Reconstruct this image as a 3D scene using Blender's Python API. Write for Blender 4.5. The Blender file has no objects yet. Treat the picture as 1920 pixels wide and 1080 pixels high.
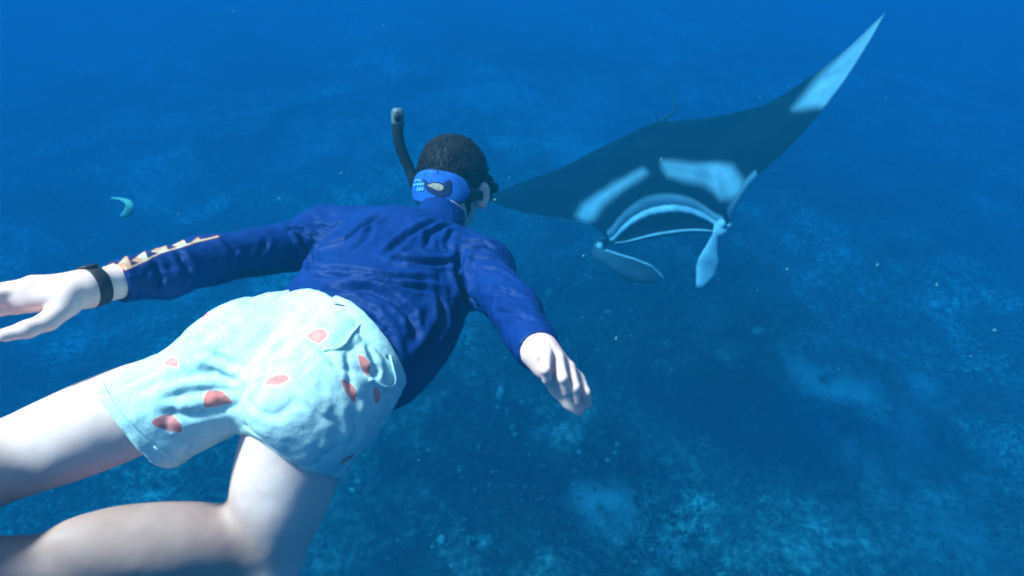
import bpy, math, random
import numpy as np
from mathutils import Matrix, Vector

# ------------------------------------------------------------------ camera
SC = bpy.context.scene
COL = SC.collection
PITCH = math.radians(30.0)
CAM_LOC = np.array([0.0, 0.0, -0.15])          # the sea surface is z = 0
FOCAL_PX = 1144.0                              # for a 1920 px wide picture
cam_data = bpy.data.cameras.new('camera')
cam_data.sensor_width = 36.0
cam_data.lens = 36.0 * FOCAL_PX / 1920.0
cam_data.dof.use_dof = True                      # focused on the swimmer, the far water a little soft
cam_data.dof.focus_distance = 1.15
cam_data.dof.aperture_fstop = 4.0
cam_data.clip_start = 0.02
cam_data.clip_end = 1000.0
cam = bpy.data.objects.new('camera', cam_data)
cam.location = CAM_LOC
cam.rotation_euler = (math.pi / 2 - PITCH, 0, 0)
COL.objects.link(cam)
SC.camera = cam
CX = np.array([1.0, 0, 0])
CY = np.array([0, math.sin(PITCH), math.cos(PITCH)])
CZ = np.array([0, math.cos(PITCH), -math.sin(PITCH)])

# ------------------------------------------------------------------ sky, sun, exposure
SUN_EL, SUN_AZ = math.radians(60), math.radians(-102)     # azimuth from +Y, clockwise seen from above
world = bpy.data.worlds.new('World')
SC.world = world
world.use_nodes = True
wn = world.node_tree
sky = wn.nodes.new('ShaderNodeTexSky')
sky.sky_type = 'NISHITA'
sky.sun_disc = False
sky.sun_elevation = SUN_EL
sky.sun_rotation = SUN_AZ
wn.links.new(sky.outputs[0], wn.nodes['Background'].inputs[0])
wn.nodes['Background'].inputs[1].default_value = 0.06
sun_data = bpy.data.lights.new('sun', 'SUN')
sun_data.energy = 4.5
sun_data.angle = math.radians(9.0)
sun_data.color = (1.0, 0.93, 0.86)
sun = bpy.data.objects.new('sun', sun_data)
to_sun = Vector((math.cos(SUN_EL) * math.sin(SUN_AZ), math.cos(SUN_EL) * math.cos(SUN_AZ), math.sin(SUN_EL)))
sun.rotation_euler = to_sun.to_track_quat('Z', 'Y').to_euler()
COL.objects.link(sun)
SC.view_settings.view_transform = 'Standard'
SC.view_settings.look = 'None'
SC.view_settings.gamma = 1.0
SC.view_settings.use_curve_mapping = False
SC.view_settings.exposure = 1.62
SC.cycles.volume_bounces = 3
SC.cycles.max_bounces = 8
SC.cycles.use_denoising = True
SC.cycles.filter_width = 1.9

rng = np.random.default_rng(7)
random.seed(7)

# ------------------------------------------------------------------ helpers
def at(px, py, d):
    """World point seen at pixel (px, py) of the photograph, d metres in front of the camera."""
    return CAM_LOC + CX * ((px - 960) / FOCAL_PX * d) + CY * ((540 - py) / FOCAL_PX * d) + CZ * d

def cdir(x, y, z):
    v = CX * x + CY * y + CZ * z
    return v / np.linalg.norm(v)

def unit(v):
    v = np.asarray(v, float)
    return v / np.linalg.norm(v)

def orth(v):
    a = unit(v)
    b = unit(np.cross(a, (0.3, 0.2, 1.0)))
    return a, b, np.cross(a, b)

def project(V):
    r = V - CAM_LOC
    d = r @ CZ
    return 960 + (r @ CX) / d * FOCAL_PX, 540 - (r @ CY) / d * FOCAL_PX, d

def _hash(i, j, k, s):
    n = (i * 374761393 + j * 668265263 + k * 1274126177 + s * 974634721) & 0x7fffffff
    n = ((n ^ (n >> 13)) * 1274126177) & 0x7fffffff
    n = (n ^ (n >> 16)) & 0xffff
    return n / 65535.0

def vnoise(P, scale, seed=0):
    """Smooth value noise in 0..1."""
    q = np.asarray(P) * scale + 1000.0
    i = np.floor(q).astype(np.int64)
    f = q - i
    f = f * f * (3 - 2 * f)
    out = 0
    for a in (0, 1):
        for b in (0, 1):
            for c in (0, 1):
                w = (f[:, 0] if a else 1 - f[:, 0]) * (f[:, 1] if b else 1 - f[:, 1]) * (f[:, 2] if c else 1 - f[:, 2])
                out = out + w * _hash(i[:, 0] + a, i[:, 1] + b, i[:, 2] + c, seed)
    return out

def fbm(P, scale, octaves=4, seed=0):
    t, amp, tot = 0, 1.0, 0
    for o in range(octaves):
        t = t + amp * vnoise(P, scale * 2 ** o, seed + o)
        tot += amp
        amp *= 0.5
    return t / tot

class Field:
    """A signed-distance grid: shapes are blended in, then skinned with surface nets."""
    def __init__(self, lo, hi, h):
        self.lo, self.h = np.asarray(lo, float), h
        self.n = np.ceil((np.asarray(hi) - self.lo) / h).astype(int) + 1
        self.d = np.full(self.n, 0.3, np.float32)
    def region(self, lo, hi):
        a = np.clip(np.floor((lo - self.lo) / self.h).astype(int), 0, self.n)
        b = np.clip(np.ceil((hi - self.lo) / self.h).astype(int) + 1, 0, self.n)
        sl = tuple(slice(a[i], b[i]) for i in range(3))
        ax = [(self.lo[i] + self.h * np.arange(a[i], b[i])).astype(np.float32) for i in range(3)]
        return sl, ax[0][:, None, None], ax[1][None, :, None], ax[2][None, None, :]
    def put(self, fn, lo, hi, k=0.03, mode='add'):
        m = 0.04 + k
        sl, X, Y, Z = self.region(np.asarray(lo) - m, np.asarray(hi) + m)
        if 0 in self.d[sl].shape:
            return
        b = fn(X, Y, Z)
        a = self.d[sl]
        if mode == 'add':
            hh = np.maximum(k - np.abs(a - b), 0) / k
            self.d[sl] = np.minimum(a, b) - hh * hh * (k * 0.25)
        else:
            b = -b
            hh = np.maximum(k - np.abs(a - b), 0) / k
            self.d[sl] = np.maximum(a, b) + hh * hh * (k * 0.25)
    def cone(self, a, b, ra, rb, k=0.03, cuts=(), mode='add'):
        a, b = np.asarray(a, float), np.asarray(b, float)
        ab = b - a
        L2 = float(ab @ ab)
        def fn(X, Y, Z):
            t = np.clip(((X - a[0]) * ab[0] + (Y - a[1]) * ab[1] + (Z - a[2]) * ab[2]) / L2, 0, 1)
            dx, dy, dz = X - a[0] - t * ab[0], Y - a[1] - t * ab[1], Z - a[2] - t * ab[2]
            d = np.sqrt(dx * dx + dy * dy + dz * dz) - (ra + (rb - ra) * t)
            for (p, n) in cuts:
                d = np.maximum(d, (X - p[0]) * n[0] + (Y - p[1]) * n[1] + (Z - p[2]) * n[2])
            return d
        r = max(ra, rb)
        self.put(fn, np.minimum(a, b) - r, np.maximum(a, b) + r, k, mode)
    def ell(self, c, axes, rad, k=0.03, cuts=(), mode='add'):
        c = np.asarray(c, float)
        A = np.array([np.asarray(u) / r for u, r in zip(axes, rad)])
        B = np.array([np.asarray(u) / r ** 2 for u, r in zip(axes, rad)])
        def fn(X, Y, Z):
            x, y, z = X - c[0], Y - c[1], Z - c[2]
            s0 = s1 = 0
            for i in range(3):
                s0 = s0 + (x * A[i, 0] + y * A[i, 1] + z * A[i, 2]) ** 2
                s1 = s1 + (x * B[i, 0] + y * B[i, 1] + z * B[i, 2]) ** 2
            k0, k1 = np.sqrt(s0), np.sqrt(s1) + 1e-6
            d = k0 * (k0 - 1) / k1
            for (p, n) in cuts:
                d = np.maximum(d, (X - p[0]) * n[0] + (Y - p[1]) * n[1] + (Z - p[2]) * n[2])
            return d
        r = max(rad)
        self.put(fn, c - r, c + r, k, mode)
    def chain(self, pts, radii, k=0.012):
        for i in range(len(pts) - 1):
            self.cone(pts[i], pts[i + 1], radii[i], radii[i + 1], k)
    def skin(self):
        d = self.d
        ins = d < 0
        n = np.array(d.shape) - 1
        cnt = np.zeros(n, np.int8)
        for a in (0, 1):
            for b in (0, 1):
                for c in (0, 1):
                    cnt += ins[a:n[0] + a, b:n[1] + b, c:n[2] + c]
        cells = np.argwhere((cnt > 0) & (cnt < 8))
        idx = np.full(n, -1, np.int32)
        idx[cells[:, 0], cells[:, 1], cells[:, 2]] = np.arange(len(cells))
        corner = np.array([[a, b, c] for a in (0, 1) for b in (0, 1) for c in (0, 1)])
        cv = np.stack([d[cells[:, 0] + q[0], cells[:, 1] + q[1], cells[:, 2] + q[2]] for q in corner], 1).astype(float)
        acc = np.zeros((len(cells), 3))
        num = np.zeros(len(cells))
        for e0 in range(8):
            for e1 in range(e0 + 1, 8):
                if np.abs(corner[e0] - corner[e1]).sum() != 1:
                    continue
                m = (cv[:, e0] < 0) != (cv[:, e1] < 0)
                t = np.where(m, cv[:, e0] / np.where(m, cv[:, e0] - cv[:, e1], 1), 0)
                acc += m[:, None] * (corner[e0] + t[:, None] * (corner[e1] - corner[e0]))
                num += m
        V = self.lo + self.h * (cells + acc / num[:, None])
        quads = []
        for ax in range(3):
            s0 = [slice(None)] * 3; s1 = [slice(None)] * 3
            s0[ax] = slice(0, -1); s1[ax] = slice(1, None)
            x0, x1 = ins[tuple(s0)], ins[tuple(s1)]
            e = np.argwhere(x0 != x1)
            u, v = (ax + 1) % 3, (ax + 2) % 3
            e = e[(e[:, u] > 0) & (e[:, v] > 0) & (e[:, u] < n[u]) & (e[:, v] < n[v])]
            flip = ~x0[e[:, 0], e[:, 1], e[:, 2]]
            def cell(du, dv):
                q = e.copy(); q[:, u] += du; q[:, v] += dv
                return idx[q[:, 0], q[:, 1], q[:, 2]]
            q = np.stack([cell(-1, -1), cell(0, -1), cell(0, 0), cell(-1, 0)], 1)
            q[flip] = q[flip][:, ::-1]
            quads.append(q)
        return V, np.concatenate(quads)

def normals(V, F):
    a, b, c, d = (V[F[:, i]] for i in range(4))
    fn = np.cross(c - a, d - b)
    N = np.zeros_like(V)
    for i in range(4):
        np.add.at(N, F[:, i], fn)
    return N / (np.linalg.norm(N, axis=1)[:, None] + 1e-12)

def relax(V, F, rounds=2, amount=0.5):
    deg = np.zeros(len(V))
    for i in range(4):
        np.add.at(deg, F[:, i], 2)
    for _ in range(rounds):
        S = np.zeros_like(V)
        for i in range(4):
            np.add.at(S, F[:, i], V[F[:, (i + 1) % 4]] + V[F[:, (i + 3) % 4]])
        V = V + amount * (S / np.maximum(deg, 1)[:, None] - V)
    return V

class Surface:
    """Finds the points of a skinned surface that lie behind pixels of the photograph."""
    def __init__(self, V, N):
        self.V, self.N = V, N
        self.px, self.py, self.d = project(V)
        self.front = np.einsum('ij,ij->i', N, V - CAM_LOC) < 0.02
    def hit(self, x, y, rad=7):
        e = np.hypot(self.px - x, self.py - y)
        m = (e < rad) & self.front
        if not m.any():
            i = np.argmin(e + (~self.front) * 50)
            return self.V[i], self.N[i]
        i = np.nonzero(m)[0]
        i = i[self.d[i] < self.d[i].min() + 0.03]
        return self.V[i].mean(0), unit(self.N[i].mean(0))
    def line(self, pts, step=5):
        P = []
        for (a, b) in zip(pts[:-1], pts[1:]):
            n = max(1, int(math.dist(a, b) / step))
            P += [(a[0] + (b[0] - a[0]) * i / n, a[1] + (b[1] - a[1]) * i / n) for i in range(n)]
        P.append(pts[-1])
        return [self.hit(*p) for p in P]

def fold(V, N, P, depth, width, ridge=0.55):
    """Press a crease along the point list P into the cloth."""
    P = np.array(P)
    m = np.all((V > P.min(0) - 6 * width) & (V < P.max(0) + 6 * width), axis=1)
    i = np.nonzero(m)[0]
    D = np.full(len(i), 9.0)
    T = np.zeros(len(i))
    for j, p in enumerate(P):
        dd = np.linalg.norm(V[i] - p, axis=1)
        u = dd < D
        D[u] = dd[u]; T[u] = j / max(1, len(P) - 1)
    fade = np.clip(np.minimum(T, 1 - T) * 5 + 0.25, 0, 1)
    V[i] += N[i] * (fade * (-depth * np.exp(-(D / width) ** 2) + ridge * depth * np.exp(-((D - 2.1 * width) / (1.2 * width)) ** 2)))[:, None]

def mesh_obj(name, V, F, material, parent=None, smooth=True, attrs=None):
    me = bpy.data.meshes.new(name)
    V = np.asarray(V, np.float32)
    if isinstance(F, np.ndarray) and len(F):
        nv = F.shape[1]
        me.vertices.add(len(V)); me.vertices.foreach_set('co', V.ravel())
        me.loops.add(F.size); me.loops.foreach_set('vertex_index', F.astype(np.int32).ravel())
        me.polygons.add(len(F))
        me.polygons.foreach_set('loop_start', np.arange(0, F.size, nv, dtype=np.int32))
        me.polygons.foreach_set('loop_total', np.full(len(F), nv, np.int32))
        me.update(calc_edges=True)
    else:
        me.from_pydata([tuple(map(float, v)) for v in V], [], [tuple(map(int, f)) for f in F])
    me.validate()
    if smooth:
        me.polygons.foreach_set('use_smooth', np.ones(len(me.polygons), bool))
    for k, v in (attrs or {}).items():
        a = me.attributes.new(k, 'FLOAT', 'POINT')
        a.data.foreach_set('value', np.asarray(v, np.float32))
    me.materials.append(material)
    o = bpy.data.objects.new(name, me)
    COL.objects.link(o)
    if parent is not None:
        o.parent = parent
        o.matrix_parent_inverse = parent.matrix_world.inverted()
    return o

def empty(name, loc, label, cat, group=None):
    o = bpy.data.objects.new(name, None)
    o.empty_display_size = 0.1
    o.location = loc
    COL.objects.link(o)
    o.matrix_world = Matrix.Translation(Vector(loc))
    tag(o, label, cat, group)
    return o

def tag(o, label, cat, group=None):
    o['label'] = label; o['category'] = cat
    if group:
        o['group'] = group

def tube(pts, radii, seg=10, caps=True, flat=1.0, up=(0, 0, 1)):
    """A swept tube; flat < 1 squeezes it across the frame's second axis."""
    pts = [np.asarray(p, float) for p in pts]
    if np.isscalar(radii):
        radii = [radii] * len(pts)
    V, F = [], []
    last = np.asarray(up, float)
    for i, p in enumerate(pts):
        t = unit(pts[min(i + 1, len(pts) - 1)] - pts[max(i - 1, 0)])
        s = np.cross(t, last)
        if np.linalg.norm(s) < 1e-4:
            s = np.cross(t, (1, 0.3, 0.2))
        s = unit(s); w = unit(np.cross(s, t)); last = w
        for j in range(seg):
            a = 2 * math.pi * j / seg
            V.append(p + radii[i] * (math.cos(a) * s + flat * math.sin(a) * w))
    for i in range(len(pts) - 1):
        for j in range(seg):
            k = (j + 1) % seg
            F.append((i * seg + j, i * seg + k, (i + 1) * seg + k, (i + 1) * seg + j))
    if caps:
        V.append(pts[0]); V.append(pts[-1])
        a, b = len(V) - 2, len(V) - 1
        m = (len(pts) - 1) * seg
        for j in range(seg):
            k = (j + 1) % seg
            F.append((a, k, j)); F.append((b, m + j, m + k))
    return V, F

def spline(pts, n):
    """Catmull-Rom through the points."""
    P = [np.asarray(p, float) for p in pts]
    P = [2 * P[0] - P[1]] + P + [2 * P[-1] - P[-2]]
    out = []
    m = len(P) - 3
    for q in range(n):
        u = q / (n - 1) * m
        i = min(int(u), m - 1); t = u - i
        a, b, c, d = P[i:i + 4]
        out.append(0.5 * (2 * b + (c - a) * t + (2 * a - 5 * b + 4 * c - d) * t * t + (3 * b - a - 3 * c + d) * t ** 3))
    return out

def seg_dist(px, py, a, b):
    ax, ay = a; bx, by = b
    vx, vy = bx - ax, by - ay
    t = np.clip(((px - ax) * vx + (py - ay) * vy) / (vx * vx + vy * vy + 1e-9), 0, 1)
    return np.hypot(px - ax - t * vx, py - ay - t * vy)

def poly_sd(px, py, poly):
    """Signed distance to a closed outline, negative inside."""
    D = np.full(np.shape(px), 1e9)
    inside = np.zeros(np.shape(px), bool)
    n = len(poly)
    for i in range(n):
        a, b = poly[i], poly[(i + 1) % n]
        D = np.minimum(D, seg_dist(px, py, a, b))
        cr = ((a[1] > py) != (b[1] > py)) & (px < (b[0] - a[0]) * (py - a[1]) / (b[1] - a[1] + 1e-12) + a[0])
        inside ^= cr
    return np.where(inside, -D, D)

# ------------------------------------------------------------------ materials
class Mat:
    def __init__(self, name, base=(0.5, 0.5, 0.5), rough=0.5, **kw):
        self.m = bpy.data.materials.new(name)
        self.m.use_nodes = True
        self.t = self.m.node_tree
        self.p = self.t.nodes['Principled BSDF']
        self.p.inputs['Base Color'].default_value = (*base, 1)
        self.p.inputs['Roughness'].default_value = rough
        self.p.inputs['Specular IOR Level'].default_value = 0.12   # little gloss under water
        for k, v in kw.items():
            self.p.inputs[k.replace('_', ' ')].default_value = v
    def node(self, kind, **kw):
        n = self.t.nodes.new(kind)
        for k, v in kw.items():
            setattr(n, k, v)
        return n
    def link(self, a, b):
        self.t.links.new(a, b)
    def coord(self):
        return self.node('ShaderNodeTexCoord').outputs['Object']
    def noise(self, scale, detail=4, rough=0.55, dist=0.0, vec=None):
        n = self.node('ShaderNodeTexNoise')
        n.inputs['Scale'].default_value = scale
        n.inputs['Detail'].default_value = detail
        n.inputs['Roughness'].default_value = rough
        n.inputs['Distortion'].default_value = dist
        self.link(vec if vec is not None else self.coord(), n.inputs['Vector'])
        return n.outputs['Fac']
    def ramp(self, fac, stops):
        r = self.node('ShaderNodeValToRGB')
        e = r.color_ramp.elements
        while len(e) < len(stops):
            e.new(0.5)
        for i, (p, c) in enumerate(stops):
            e[i].position = p
            e[i].color = (*c, 1) if len(c) == 3 else c
        self.link(fac, r.inputs[0])
        return r.outputs[0]
    def attr(self, name):
        return self.node('ShaderNodeAttribute', attribute_name=name).outputs['Fac']
    def step(self, v, lo, hi):
        n = self.node('ShaderNodeMapRange', interpolation_type='SMOOTHSTEP')
        n.inputs['From Min'].default_value = lo
        n.inputs['From Max'].default_value = hi
        self.link(v, n.inputs['Value'])
        return n.outputs['Result']
    def math(self, op, a, b):
        n = self.node('ShaderNodeMath', operation=op)
        for i, v in enumerate((a, b)):
            if isinstance(v, (int, float)):
                n.inputs[i].default_value = v
            else:
                self.link(v, n.inputs[i])
        return n.outputs[0]
    def mix(self, fac, a, b, mode='MIX'):
        n = self.node('ShaderNodeMix', data_type='RGBA', blend_type=mode)
        for i, v in ((0, fac), (6, a), (7, b)):
            if isinstance(v, (int, float)):
                n.inputs[i].default_value = v
            elif isinstance(v, tuple):
                n.inputs[i].default_value = (*v, 1)
            else:
                self.link(v, n.inputs[i])
        return n.outputs[2]
    def base(self, c):
        self.link(c, self.p.inputs['Base Color'])
    def bump(self, h, strength=0.3, dist=0.01):
        b = self.node('ShaderNodeBump')
        b.inputs['Strength'].default_value = strength
        b.inputs['Distance'].default_value = dist
        self.link(h, b.inputs['Height'])
        self.link(b.outputs[0], self.p.inputs['Normal'])

def mat_skin():
    m = Mat('skin', rough=0.5)
    c = m.ramp(m.noise(16, 6, 0.65), [(0.35, (0.80, 0.45, 0.39)), (0.7, (0.88, 0.55, 0.49))])
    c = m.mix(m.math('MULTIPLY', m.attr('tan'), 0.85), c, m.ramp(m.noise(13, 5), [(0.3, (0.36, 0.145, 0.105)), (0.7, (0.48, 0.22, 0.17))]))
    m.base(m.mix(m.math('MULTIPLY', m.step(m.noise(240, 2), 0.60, 0.80), 0.25), c, (0.52, 0.28, 0.22)))
    m.bump(m.noise(320, 3), 0.12, 0.002)
    m.p.inputs['Subsurface Weight'].default_value = 0.12
    m.p.inputs['Subsurface Radius'].default_value = (0.02, 0.008, 0.004)
    m.p.inputs['Subsurface Scale'].default_value = 0.3
    return m.m

def mat_shirt():
    m = Mat('rash_guard_cloth', rough=0.5)
    c = m.ramp(m.noise(14, 5), [(0.3, (0.0020, 0.018, 0.112)), (0.7, (0.0030, 0.024, 0.144))])
    pr = m.math('ADD', m.attr('print_distance'), m.math('MULTIPLY', m.math('SUBTRACT', m.noise(400, 2), 0.5), 2.0))
    white = m.step(pr, 0.6, -0.6)
    edge = m.math('MULTIPLY', m.step(pr, 3.2, 1.6), m.step(pr, 0.0, 1.0))
    c = m.mix(m.math('MULTIPLY', edge, 0.75), c, (0.10, 0.02, 0.03))
    pcol = m.ramp(m.noise(60, 2), [(0.36, (0.60, 0.48, 0.36)), (0.58, (0.62, 0.26, 0.14))])
    m.base(m.mix(white, c, pcol))
    weave = m.node('ShaderNodeTexWave', wave_type='BANDS')
    weave.inputs['Scale'].default_value = 220
    m.link(m.coord(), weave.inputs['Vector'])
    m.bump(m.math('ADD', m.noise(70, 4), m.math('MULTIPLY', weave.outputs['Fac'], 0.15)), 0.35, 0.004)
    return m.m

def mat_shorts():
    m = Mat('board_short_cloth', rough=0.75)
    c = m.ramp(m.noise(11, 4), [(0.35, (0.44, 0.60, 0.59)), (0.65, (0.53, 0.68, 0.65))])
    vo = m.node('ShaderNodeTexVoronoi', feature='DISTANCE_TO_EDGE')
    vo.inputs['Scale'].default_value = 17
    vo.inputs['Randomness'].default_value = 1.0
    warp = m.node('ShaderNodeTexNoise'); warp.inputs['Scale'].default_value = 14
    m.link(m.coord(), warp.inputs['Vector'])
    add = m.node('ShaderNodeVectorMath', operation='MULTIPLY_ADD')
    m.link(warp.outputs['Color'], add.inputs[0]); add.inputs[1].default_value = (0.09, 0.09, 0.09)
    m.link(m.coord(), add.inputs[2]); m.link(add.outputs[0], vo.inputs['Vector'])
    c = m.mix(m.math('MULTIPLY', m.step(vo.outputs['Distance'], 0.045, 0.015), 0.40), c, (0.66, 0.80, 0.79))
    dd = m.math('ADD', m.attr('spot_distance'), m.math('MULTIPLY', m.math('SUBTRACT', m.noise(90, 2), 0.5), 0.004))
    c = m.mix(m.math('MULTIPLY', m.step(dd, 0.0030, 0.0016), 0.6), c, (0.80, 0.86, 0.84))
    red = m.ramp(m.noise(55, 3), [(0.3, (0.82, 0.17, 0.15)), (0.7, (0.88, 0.30, 0.26))])
    m.base(m.mix(m.step(dd, 0.0012, -0.0004), c, red))
    m.bump(m.math('ADD', m.noise(60, 5), m.math('MULTIPLY', m.noise(500, 2), 0.2)), 0.4, 0.004)
    return m.m

def mat_hair():
    m = Mat('wet_hair', rough=0.6)
    m.base(m.ramp(m.noise(35, 4), [(0.3, (0.006, 0.0035, 0.0035)), (0.75, (0.020, 0.009, 0.008))]))
    m.bump(m.noise(220, 4), 0.25, 0.003)
    return m.m

def plain(name, base, rough, scale=40, var=0.25, bump=0.15, **kw):
    m = Mat(name, base, rough, **kw)
    lo = tuple(x * (1 - var) for x in base); hi = tuple(min(1, x * (1 + var)) for x in base)
    m.base(m.ramp(m.noise(scale, 4), [(0.3, lo), (0.7, hi)]))
    m.bump(m.noise(scale * 6, 3), bump, 0.002)
    return m.m

M_SKIN, M_SHIRT, M_SHORTS, M_HAIR = mat_skin(), mat_shirt(), mat_shorts(), mat_hair()
M_RUBBER = plain('black_rubber', (0.014, 0.014, 0.018), 0.45)
M_STRAP = plain('blue_neoprene', (0.016, 0.09, 0.36), 0.75, 60)
M_STRAP_EDGE = plain('navy_binding', (0.012, 0.022, 0.075), 0.7, 60)
M_PRINT_DARK = plain('print_navy', (0.010, 0.018, 0.07), 0.7, 60)
M_PRINT_PALE = plain('print_sand', (0.34, 0.25, 0.20), 0.7, 130, 0.5)
M_PRINT_LIGHT = plain('print_light_blue', (0.10, 0.36, 0.62), 0.7, 90)
M_CLEAR = plain('pale_clear_plastic', (0.10, 0.135, 0.145), 0.25, 30, 0.1)
M_SEAM = plain('pale_seam_thread', (0.52, 0.74, 0.74), 0.8, 60, 0.1)
M_SLIT = plain('dark_slit', (0.05, 0.04, 0.05), 0.9)

def mat_glass():
    m = Mat('mask_glass', (0.9, 0.95, 1.0), 0.03, Transmission_Weight=1.0, IOR=1.3)
    return m.m
M_GLASS = mat_glass()

def mat_watch():
    m = Mat('watch_rubber', rough=0.45)
    m.base(m.ramp(m.noise(50, 3), [(0.3, (0.020, 0.014, 0.020)), (0.7, (0.05, 0.028, 0.030))]))
    return m.m
M_WATCH = mat_watch()

# ------------------------------------------------------------------ setting: the seabed
SEABED_Z = -4.5
SAND = [(1545, 775, 80, 1.0), (1640, 790, 70, 0.9), (1480, 760, 50, .7), (1110, 945, 60, 1.0), (905, 1030, 26, 1.0), (1570, 830, 55, 0.8),
        (1720, 740, 45, 0.7), (1060, 235, 110, 0.8), (880, 190, 90, 0.7), (620, 250, 110, 0.5), (300, 330, 90, 0.4), (1300, 1010, 60, 0.4), (1800, 1000, 90, 0.35)]

def ground_hit(px, py, z=SEABED_Z):
    v = at(px, py, 1.0) - CAM_LOC
    t = (z - CAM_LOC[2]) / v[2]
    for _ in range(30):
        p = CAM_LOC + v * t
        t = t * 0.5 + 0.5 * (z + min(2.6, max(0.0, 0.14 * (p[1] - 6.5))) - CAM_LOC[2]) / v[2]
    return CAM_LOC + v * t

def seabed_height(P):
    q = np.column_stack([P[:, 0], P[:, 1], np.zeros(len(P))])
    big = (fbm(q, 0.16, 3, 11) - 0.5) * 1.5
    mid = (fbm(q, 0.9, 3, 23) - 0.5) * 0.42
    small = (fbm(q, 5.0, 3, 31) - 0.5) * 0.13
    rise = np.clip(0.14 * (P[:, 1] - 6.5), 0, 2.6)           # the reef climbs away from the diver
    return SEABED_Z + big + mid + small + rise

SAND_3D = []
for (x, y, r, w) in SAND:
    c = ground_hit(x, y)
    e = ground_hit(x + r, y)
    f = ground_hit(x, y - r * 0.62)
    SAND_3D.append((c, np.linalg.norm(e - c), np.linalg.norm(f - c), w))

def sand_weight(P):
    q = np.column_stack([P[:, 0], P[:, 1], np.zeros(len(P))])
    w = np.zeros(len(P))
    nz = (fbm(q, 0.9, 5, 51) - 0.5) * 2.6
    for (c, rx, ry, s) in SAND_3D:
        d = np.hypot((P[:, 0] - c[0]) / rx, (P[:, 1] - c[1]) / ry) + nz
        w = np.maximum(w, s * np.clip((1.3 - d) * 0.8, 0, 1))
    return w

def mat_seabed():
    m = Mat('algae_seabed', rough=0.95)
    base = m.ramp(m.noise(1.1, 7, 0.62), [(0.32, (0.030, 0.038, 0.026)), (0.50, (0.125, 0.145, 0.100)), (0.68, (0.36, 0.38, 0.29))])
    big = m.ramp(m.noise(0.33, 4, 0.6), [(0.38, (0.22, 0.25, 0.25)), (0.60, (1.4, 1.4, 1.35))])
    base = m.mix(1.0, base, big, 'MULTIPLY')
    fine = m.ramp(m.noise(13, 6, 0.7), [(0.36, (0.18, 0.20, 0.19)), (0.50, (0.7, 0.7, 0.7)), (0.66, (1.7, 1.7, 1.6))])
    c = m.mix(1.0, base, fine, 'MULTIPLY')
    spk = m.node('ShaderNodeTexVoronoi'); spk.inputs['Scale'].default_value = 7.5
    m.link(m.coord(), spk.inputs['Vector'])
    dots = m.math('MULTIPLY', m.step(spk.outputs['Distance'], 0.20, 0.08), m.step(m.noise(1.7, 3), 0.5, 0.62))
    c = m.mix(m.math('MULTIPLY', dots, 0.8), c, (0.42, 0.42, 0.33))
    s = m.math('MULTIPLY', m.attr('sand'), m.step(m.noise(4, 5), 0.25, 0.6))
    m.base(m.mix(s, c, (0.36, 0.37, 0.31)))
    m.bump(m.noise(18, 6, 0.7), 0.8, 0.06)
    return m.m

def build_seabed():
    R = np.concatenate([[0.01], np.geomspace(0.8, 260, 330)])
    A = np.concatenate([np.linspace(-60, 60, 440, endpoint=False), np.linspace(60, 300, 160, endpoint=False)]) * math.pi / 180
    r, a = np.meshgrid(R, A, indexing='ij')
    P = np.column_stack([(r * np.sin(a)).ravel(), (r * np.cos(a)).ravel()])
    z = seabed_height(P)
    V = np.column_stack([P, z])
    na = len(A)
    i, j = np.meshgrid(np.arange(len(R) - 1), np.arange(na), indexing='ij')
    k = (j + 1) % na
    F = np.stack([i * na + j, i * na + k, (i + 1) * na + k, (i + 1) * na + j], -1).reshape(-1, 4)[:, ::-1]
    o = mesh_obj('seabed', V, F, mat_seabed(), attrs={'sand': sand_weight(P)})
    o['kind'] = 'structure'
    o['label'] = 'dark algae covered seabed with pale sand patches'
build_seabed()

def scatter_points(n, seed, rmax=26.0, rmin=3.2, power=1.0):
    g = np.random.default_rng(seed)
    a = np.radians(g.uniform(-52, 52, n))
    r = rmin + (rmax - rmin) * g.random(n) ** power
    P = np.column_stack([r * np.sin(a), r * np.cos(a)])
    return P, g

def build_rubble():
    """Loose coral rubble: lumpy little stones strewn over the seabed, too many to count."""
    n = 9000
    P, g = scatter_points(n, 5, power=1.25)
    q = np.column_stack([P, np.zeros(n)])
    keep = fbm(q, 0.55, 3, 77) + 0.25 * g.random(n) > 0.58
    P = P[keep]; n = len(P)
    z = seabed_height(P)
    t = (1 + 5 ** 0.5) / 2
    ico = np.array([(-1, t, 0), (1, t, 0), (-1, -t, 0), (1, -t, 0), (0, -1, t), (0, 1, t), (0, -1, -t), (0, 1, -t), (t, 0, -1), (t, 0, 1), (-t, 0, -1), (-t, 0, 1)]) / 1.9
    fi = np.array([(0, 11, 5), (0, 5, 1), (0, 1, 7), (0, 7, 10), (0, 10, 11), (1, 5, 9), (5, 11, 4), (11, 10, 2), (10, 7, 6), (7, 1, 8), (3, 9, 4), (3, 4, 2), (3, 2, 6), (3, 6, 8), (3, 8, 9), (4, 9, 5), (2, 4, 11), (6, 2, 10), (8, 6, 7), (9, 8, 1)])
    s = 0.012 * np.exp(g.normal(0, 0.6, n))
    V = ico[None] * (1 + g.uniform(-0.35, 0.35, (n, 12, 1))) * (s[:, None] * g.uniform(0.5, 1.6, (n, 3)))[:, None, :]
    V = V + np.column_stack([P, z])[:, None, :]
    F = (fi[None] + 12 * np.arange(n)[:, None, None]).reshape(-1, 3)
    m = Mat('coral_rubble', rough=0.9)
    m.base(m.ramp(m.noise(3.3, 3), [(0.35, (0.06, 0.065, 0.045)), (0.62, (0.15, 0.155, 0.11)), (0.76, (0.36, 0.36, 0.30))]))
    o = mesh_obj('coral_rubble', V.reshape(-1, 3), F, m.m)
    o['kind'] = 'stuff'; o['label'] = 'loose pale coral rubble strewn over the seabed'; o['category'] = 'rubble'
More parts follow.
